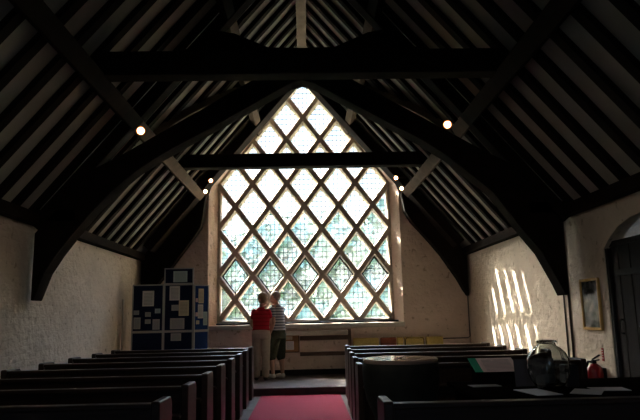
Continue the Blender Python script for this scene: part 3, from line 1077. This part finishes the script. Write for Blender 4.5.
for s, side in ((-1, 'noticeboard'), (1, 'sunlit wall')):
    lamp((s * 1.94, 12.42, 4.185), (-s * .35, -1, -.35), 'upper glowing spotlight of the pair beside the window, %s side' % side, (s * 2.2, 12.6, 4.22), .037)
    lamp((s * 2.05, 12.42, 3.955), (-s * .35, -1, -.35), 'lower glowing spotlight of the pair beside the window, %s side' % side, (s * 2.2, 12.6, 4.12), .037)

# two unseen spotlights added above the view to light the near walls
for s in (-1, 1):
    p = Vector((s * 2.25, 2.6, 3.95))
    q = Vector((-s * 3.5, 8.4, .45))
    lamp(p, q - p, 'unseen spotlight added for fill light above the nearest pews, %s side' % ('noticeboard' if s < 0 else 'doorway'), (s * 2.35, 2.6, 4.12))
    d = bpy.data.lights.new('fill_beam', 'SPOT')
    d.energy = SPOT
    d.color = (1.0, .87, .72)
    d.spot_size = R(54)
    d.spot_blend = 1.0
    d.shadow_soft_size = .12
    o = bpy.data.objects.new('fill_beam', d)
    C.objects.link(o)
    o.location = p + (q - p).normalized() * .08
    o.rotation_euler = (q - p).to_track_quat('-Z', 'Y').to_euler()

# ------------------------------------------------------------------ people
def fuse(mb, name, mat, parent, voxel=.009, smooth=4):
    me = mb.mesh(name + '_rough')
    tmp = bpy.data.objects.new('tmp', me)
    C.objects.link(tmp)
    rm = tmp.modifiers.new('r', 'REMESH')
    rm.mode = 'VOXEL'
    rm.voxel_size = voxel
    rm.use_smooth_shade = True
    sm = tmp.modifiers.new('s', 'SMOOTH')
    sm.factor = .5
    sm.iterations = smooth
    dg = bpy.context.evaluated_depsgraph_get()
    m2 = bpy.data.meshes.new_from_object(tmp.evaluated_get(dg))
    bpy.data.objects.remove(tmp)
    bpy.data.meshes.remove(me)
    m2.name = name
    m2.materials.clear()
    m2.materials.append(M[mat])
    o = bpy.data.objects.new(name, m2)
    C.objects.link(o)
    if parent is not None:
        o.parent = parent
    return o

def limb(mb, pts, rs, k=14):
    """tapered closed limb with rounded joints"""
    mb.tube(pts, rs, k)
    for p, r in zip(pts, rs):
        r = r if isinstance(r, (tuple, list)) else (r, r)
        mb.ball(p, 1.0, 12, 8, (r[0], r[1] if len(r) > 1 else r[0], min(r)))
    return mb
def torso(mb, rings, k=20):
    """rings: (x, y, z, rx, ry)"""
    vs_ = [(x + rx * math.cos(2 * PI * j / k), y + ry * math.sin(2 * PI * j / k), z) for x, y, z, rx, ry in rings for j in range(k)]
    n_ = len(rings)
    fs = [(i * k + j, i * k + (j + 1) % k, (i + 1) * k + (j + 1) % k, (i + 1) * k + j) for i in range(n_ - 1) for j in range(k)]
    fs += [tuple(range(k - 1, -1, -1)), tuple((n_ - 1) * k + j for j in range(k))]
    mb.add(vs_, fs, True)
    return mb
def hand(mb, wrist, d, side_v, back_v, L=.17):
    """palm, four bent fingers of unequal length and a thumb; d along the fingers, side_v to the thumb, back_v out of the back"""
    w_, d, sd, bk = Vector(wrist), Vector(d).normalized(), Vector(side_v).normalized(), Vector(back_v).normalized()
    pl = L * .52
    for u in (-.030, -.010, .010, .030):
        limb(mb, [w_ + sd * u * .6, w_ + d * pl * .55 + sd * u * .95, w_ + d * pl + sd * u], [.014, .014, .0115], 8)
    for u, ln in ((.032, .86), (.011, 1.0), (-.010, .94), (-.031, .74)):
        b0 = w_ + d * pl + sd * u
        f_ = L * .5 * ln
        p1 = b0 + d * f_ * .45 - bk * f_ * .06
        p2 = p1 + d * f_ * .3 - bk * f_ * .16
        p3 = p2 + d * f_ * .17 - bk * f_ * .17
        limb(mb, [b0, p1, p2, p3], [.0102, .0095, .0088, .0078], 8)
    t0 = w_ + d * pl * .25 + sd * .026
    t1 = t0 + sd * .028 + d * .03 - bk * .006
    t2 = t1 + d * .03 + sd * .008 - bk * .010
    limb(mb, [t0, t1, t2], [.0135, .0115, .0092], 8)
def head(mb, c, turn, r=1.0):
    """skull, jaw, nose, ears and brow; turn = yaw in radians"""
    q = Matrix.Translation(c) @ Matrix.Rotation(turn, 4, 'Z')
    h = MB()
    h.ball((0, 0, .025), .098 * r, 20, 14, (.80, .98, 1.02))
    h.ball((0, .022, -.035), .078 * r, 18, 12, (.78, .95, 1.05))
    h.ball((0, .045, -.085), .036 * r, 14, 10, (1.0, .95, .8))
    h.tube([(0, .090, .022), (0, .108, -.010), (0, .116, -.030)], [.009, .012, .015], 10)
    h.ball((0, .108, -.032), .015, 10, 8)
    for s in (-1, 1):
        h.ball((s * .078, -.002, -.006), .03, 12, 8, (.32, .62, 1.0))
        h.tube([(s * .018, .088, .028), (s * .042, .080, .026)], [.009, .008], 8)
    h.ball((0, .090, -.062), .022, 12, 8, (1.0, .5, .45))
    mb.add([q @ Vector(v) for v in h.v], h.f, True)
    return q
def face(parent, q):
    for s in (-1, 1):
        e = MB().ball((s * .031, .0835, .008), .0105, 10, 8)
        e.v = [tuple(q @ Vector(v)) for v in e.v]
        e.build('eye', 'eye', parent)
    m = MB().ball((0, .0985, -.062), .02, 12, 8, (1.0, .28, .26))
    m.v = [tuple(q @ Vector(v)) for v in m.v]
    m.build('mouth', 'lip', parent)

def person(loc, rz, spec, label):
    b = MB()
    hs = spec['head']
    torso(b, spec['torso'])
    limb(b, spec['neck'], [.052, .05, .05])
    q = head(b, Vector(hs), spec['turn'])
    for arm in spec['arms']:
        limb(b, arm['pts'], [.052, .043, .040, .027])
        hand(b, arm['pts'][-1], arm['d'], arm['side'], arm['back'])
    for leg in spec['legs']:
        limb(b, leg['pts'], [.088, .062, .056, .036])
        limb(b, [leg['pts'][-1], leg['heel'], leg['toe']], [.036, .036, .028])
    body = fuse(b, 'person', 'skin', None, .0075, 3)
    body.location = loc
    body.rotation_euler = (0, 0, rz)
    tag(body, label, 'person')
    face(body, q)
    # hair: a cap over crown, sides and nape
    hr = MB()
    h = MB()
    h.ball((0, -.012, .046), .108, 20, 14, (.90, 1.0, .96))
    if spec['hair'] == 'bob':
        h.ball((0, -.040, -.005), .094, 20, 14, (.92, .78, .95))
        for s in (-1, 1):
            h.ball((s * .066, -.01, -.01), .05, 14, 10, (.55, 1.0, 1.25))
    else:
        h.ball((0, -.040, .012), .084, 20, 14, (.90, .72, .90))
    # leave the face free
    h.v = [(x, min(y, .058 if z > .05 else .02), z) for x, y, z in h.v]
    hr.add([q @ Vector(v) for v in h.v], h.f, True)
    fuse(hr, 'hair', spec['hairmat'], body, .009, 2)
    sh = MB()
    torso(sh, spec['shirt'])
    for arm in spec['arms']:
        p0, p1, p2 = [Vector(v) for v in arm['pts'][:3]]
        e = p0.lerp(p1, spec['sleeve'] * 1.0)
        limb(sh, [p0, e], [.062, .062])
    s_o = fuse(sh, spec['topname'], spec['topmat'], body, .0095, 4)
    tr = MB()
    torso(tr, spec['hips'])
    for leg in spec['legs']:
        hp, kn, cf, an = [Vector(v) for v in leg['pts']]
        if spec['long']:
            limb(tr, [hp, kn, cf.lerp(an, .3), an + Vector((0, 0, .02))], [.108, .084, .080, .078])
        else:
            limb(tr, [hp, kn.lerp(hp, .05) - Vector((0, 0, .06))], [.112, .096])
    fuse(tr, spec['legname'], spec['legmat'], body, .0095, 4)
    for leg in spec['legs']:
        s_ = MB()
        an, he, to = Vector(leg['pts'][-1]), Vector(leg['heel']), Vector(leg['toe'])
        limb(s_, [an * .55 + he * .45, he + Vector((0, 0, .006)), he.lerp(to, .55) + Vector((0, 0, .008)), to], [.042, .046, .046, .036])
        s_.v = [(x, y, max(z, 0.0)) for x, y, z in s_.v]
        fuse(s_, 'shoe', spec['shoemat'], body, .009, 2)
    return body

LEGS = lambda w_, dy=0.0: [
    {'pts': [(-w_, 0, .86), (-w_ - .005, .015 + dy, .47), (-w_ - .005, -.01 + dy, .34), (-w_ - .005, -.03 + dy, .09)], 'heel': (-w_ - .005, -.045 + dy, .037), 'toe': (-w_ - .03, .15 + dy, .034)},
    {'pts': [(w_, 0, .86), (w_ + .005, .015, .47), (w_ + .005, -.01, .34), (w_ + .005, -.03, .09)], 'heel': (w_ + .005, -.045, .037), 'toe': (w_ + .03, .15, .034)}]
woman = dict(
    torso=[(0, 0, .80, .155, .105), (0, -.01, .90, .165, .115), (0, .015, 1.05, .135, .095), (-.005, .045, 1.22, .155, .10), (-.01, .065, 1.34, .165, .09), (-.01, .075, 1.41, .10, .065)],
    neck=[(-.01, .08, 1.40), (.0, .095, 1.46), (.01, .105, 1.52)], head=(.025, .115, 1.585), turn=R(-35),
    arms=[{'pts': [(-.150, .065, 1.335), (-.205, .09, 1.09), (-.20, .20, 1.05), (-.13, .335, 1.085)], 'd': (.35, 1, .0), 'side': (1, -.35, 0), 'back': (0, 0, 1)},
          {'pts': [(.135, .065, 1.335), (.18, .11, 1.10), (.17, .22, 1.06), (.10, .335, 1.085)], 'd': (-.35, 1, .0), 'side': (-1, -.35, 0), 'back': (0, 0, 1)}],
    legs=LEGS(.085), hair='bob', hairmat='hair_w', sleeve=.42, topname='red_top', topmat='redtop',
    shirt=[(0, .0, .955, .182, .132), (0, .01, 1.04, .165, .122), (-.003, .04, 1.20, .178, .125), (-.008, .06, 1.31, .175, .115), (-.01, .072, 1.385, .115, .085), (-.008, .08, 1.425, .07, .065)],
    hips=[(0, -.005, .80, .185, .135), (0, -.015, .90, .19, .142), (0, 0, .985, .172, .124), (0, .004, 1.0, .165, .115)],
    long=True, legname='trousers', legmat='beige', shoemat='blackshoe')
person((-.905, 12.42, .13), R(-6), woman, 'person in a red top and beige trousers standing at the window, seen from behind')
man = dict(
    torso=[(0, 0, .82, .15, .11), (0, 0, .92, .16, .115), (0, .005, 1.06, .155, .11), (0, .02, 1.24, .17, .115), (0, .03, 1.38, .18, .095), (0, .03, 1.45, .11, .07)],
    neck=[(0, .03, 1.43), (0, .045, 1.49), (0, .06, 1.55)], head=(0, .075, 1.605), turn=R(28),
    arms=[{'pts': [(-.165, .02, 1.385), (-.225, -.07, 1.13), (-.222, -.03, 1.03), (-.20, .06, .88)], 'd': (.08, .18, -1), 'side': (0, 1, .15), 'back': (-1, 0, 0)},
          {'pts': [(.165, .03, 1.385), (.21, .13, 1.15), (.17, .24, 1.08), (.08, .36, 1.09)], 'd': (-.3, 1, 0), 'side': (-1, -.3, 0), 'back': (0, 0, 1)}],
    legs=LEGS(.085, .10), hair='short', hairmat='hair_m', sleeve=.55, topname='striped_polo_shirt', topmat='polo',
    shirt=[(0, 0, .87, .18, .14), (0, .0, .95, .172, .13), (0, .005, 1.08, .166, .128), (0, .02, 1.25, .176, .13), (0, .028, 1.36, .178, .112), (0, .03, 1.435, .115, .085), (0, .036, 1.475, .075, .07)],
    hips=[(0, 0, .78, .178, .138), (0, 0, .88, .18, .142), (0, 0, .965, .172, .13)],
    long=False, legname='shorts', legmat='shorts', shoemat='trainer')
person((-.575, 12.71, .13), R(52), man, 'person in a striped polo shirt and dark knee-length shorts at the window')
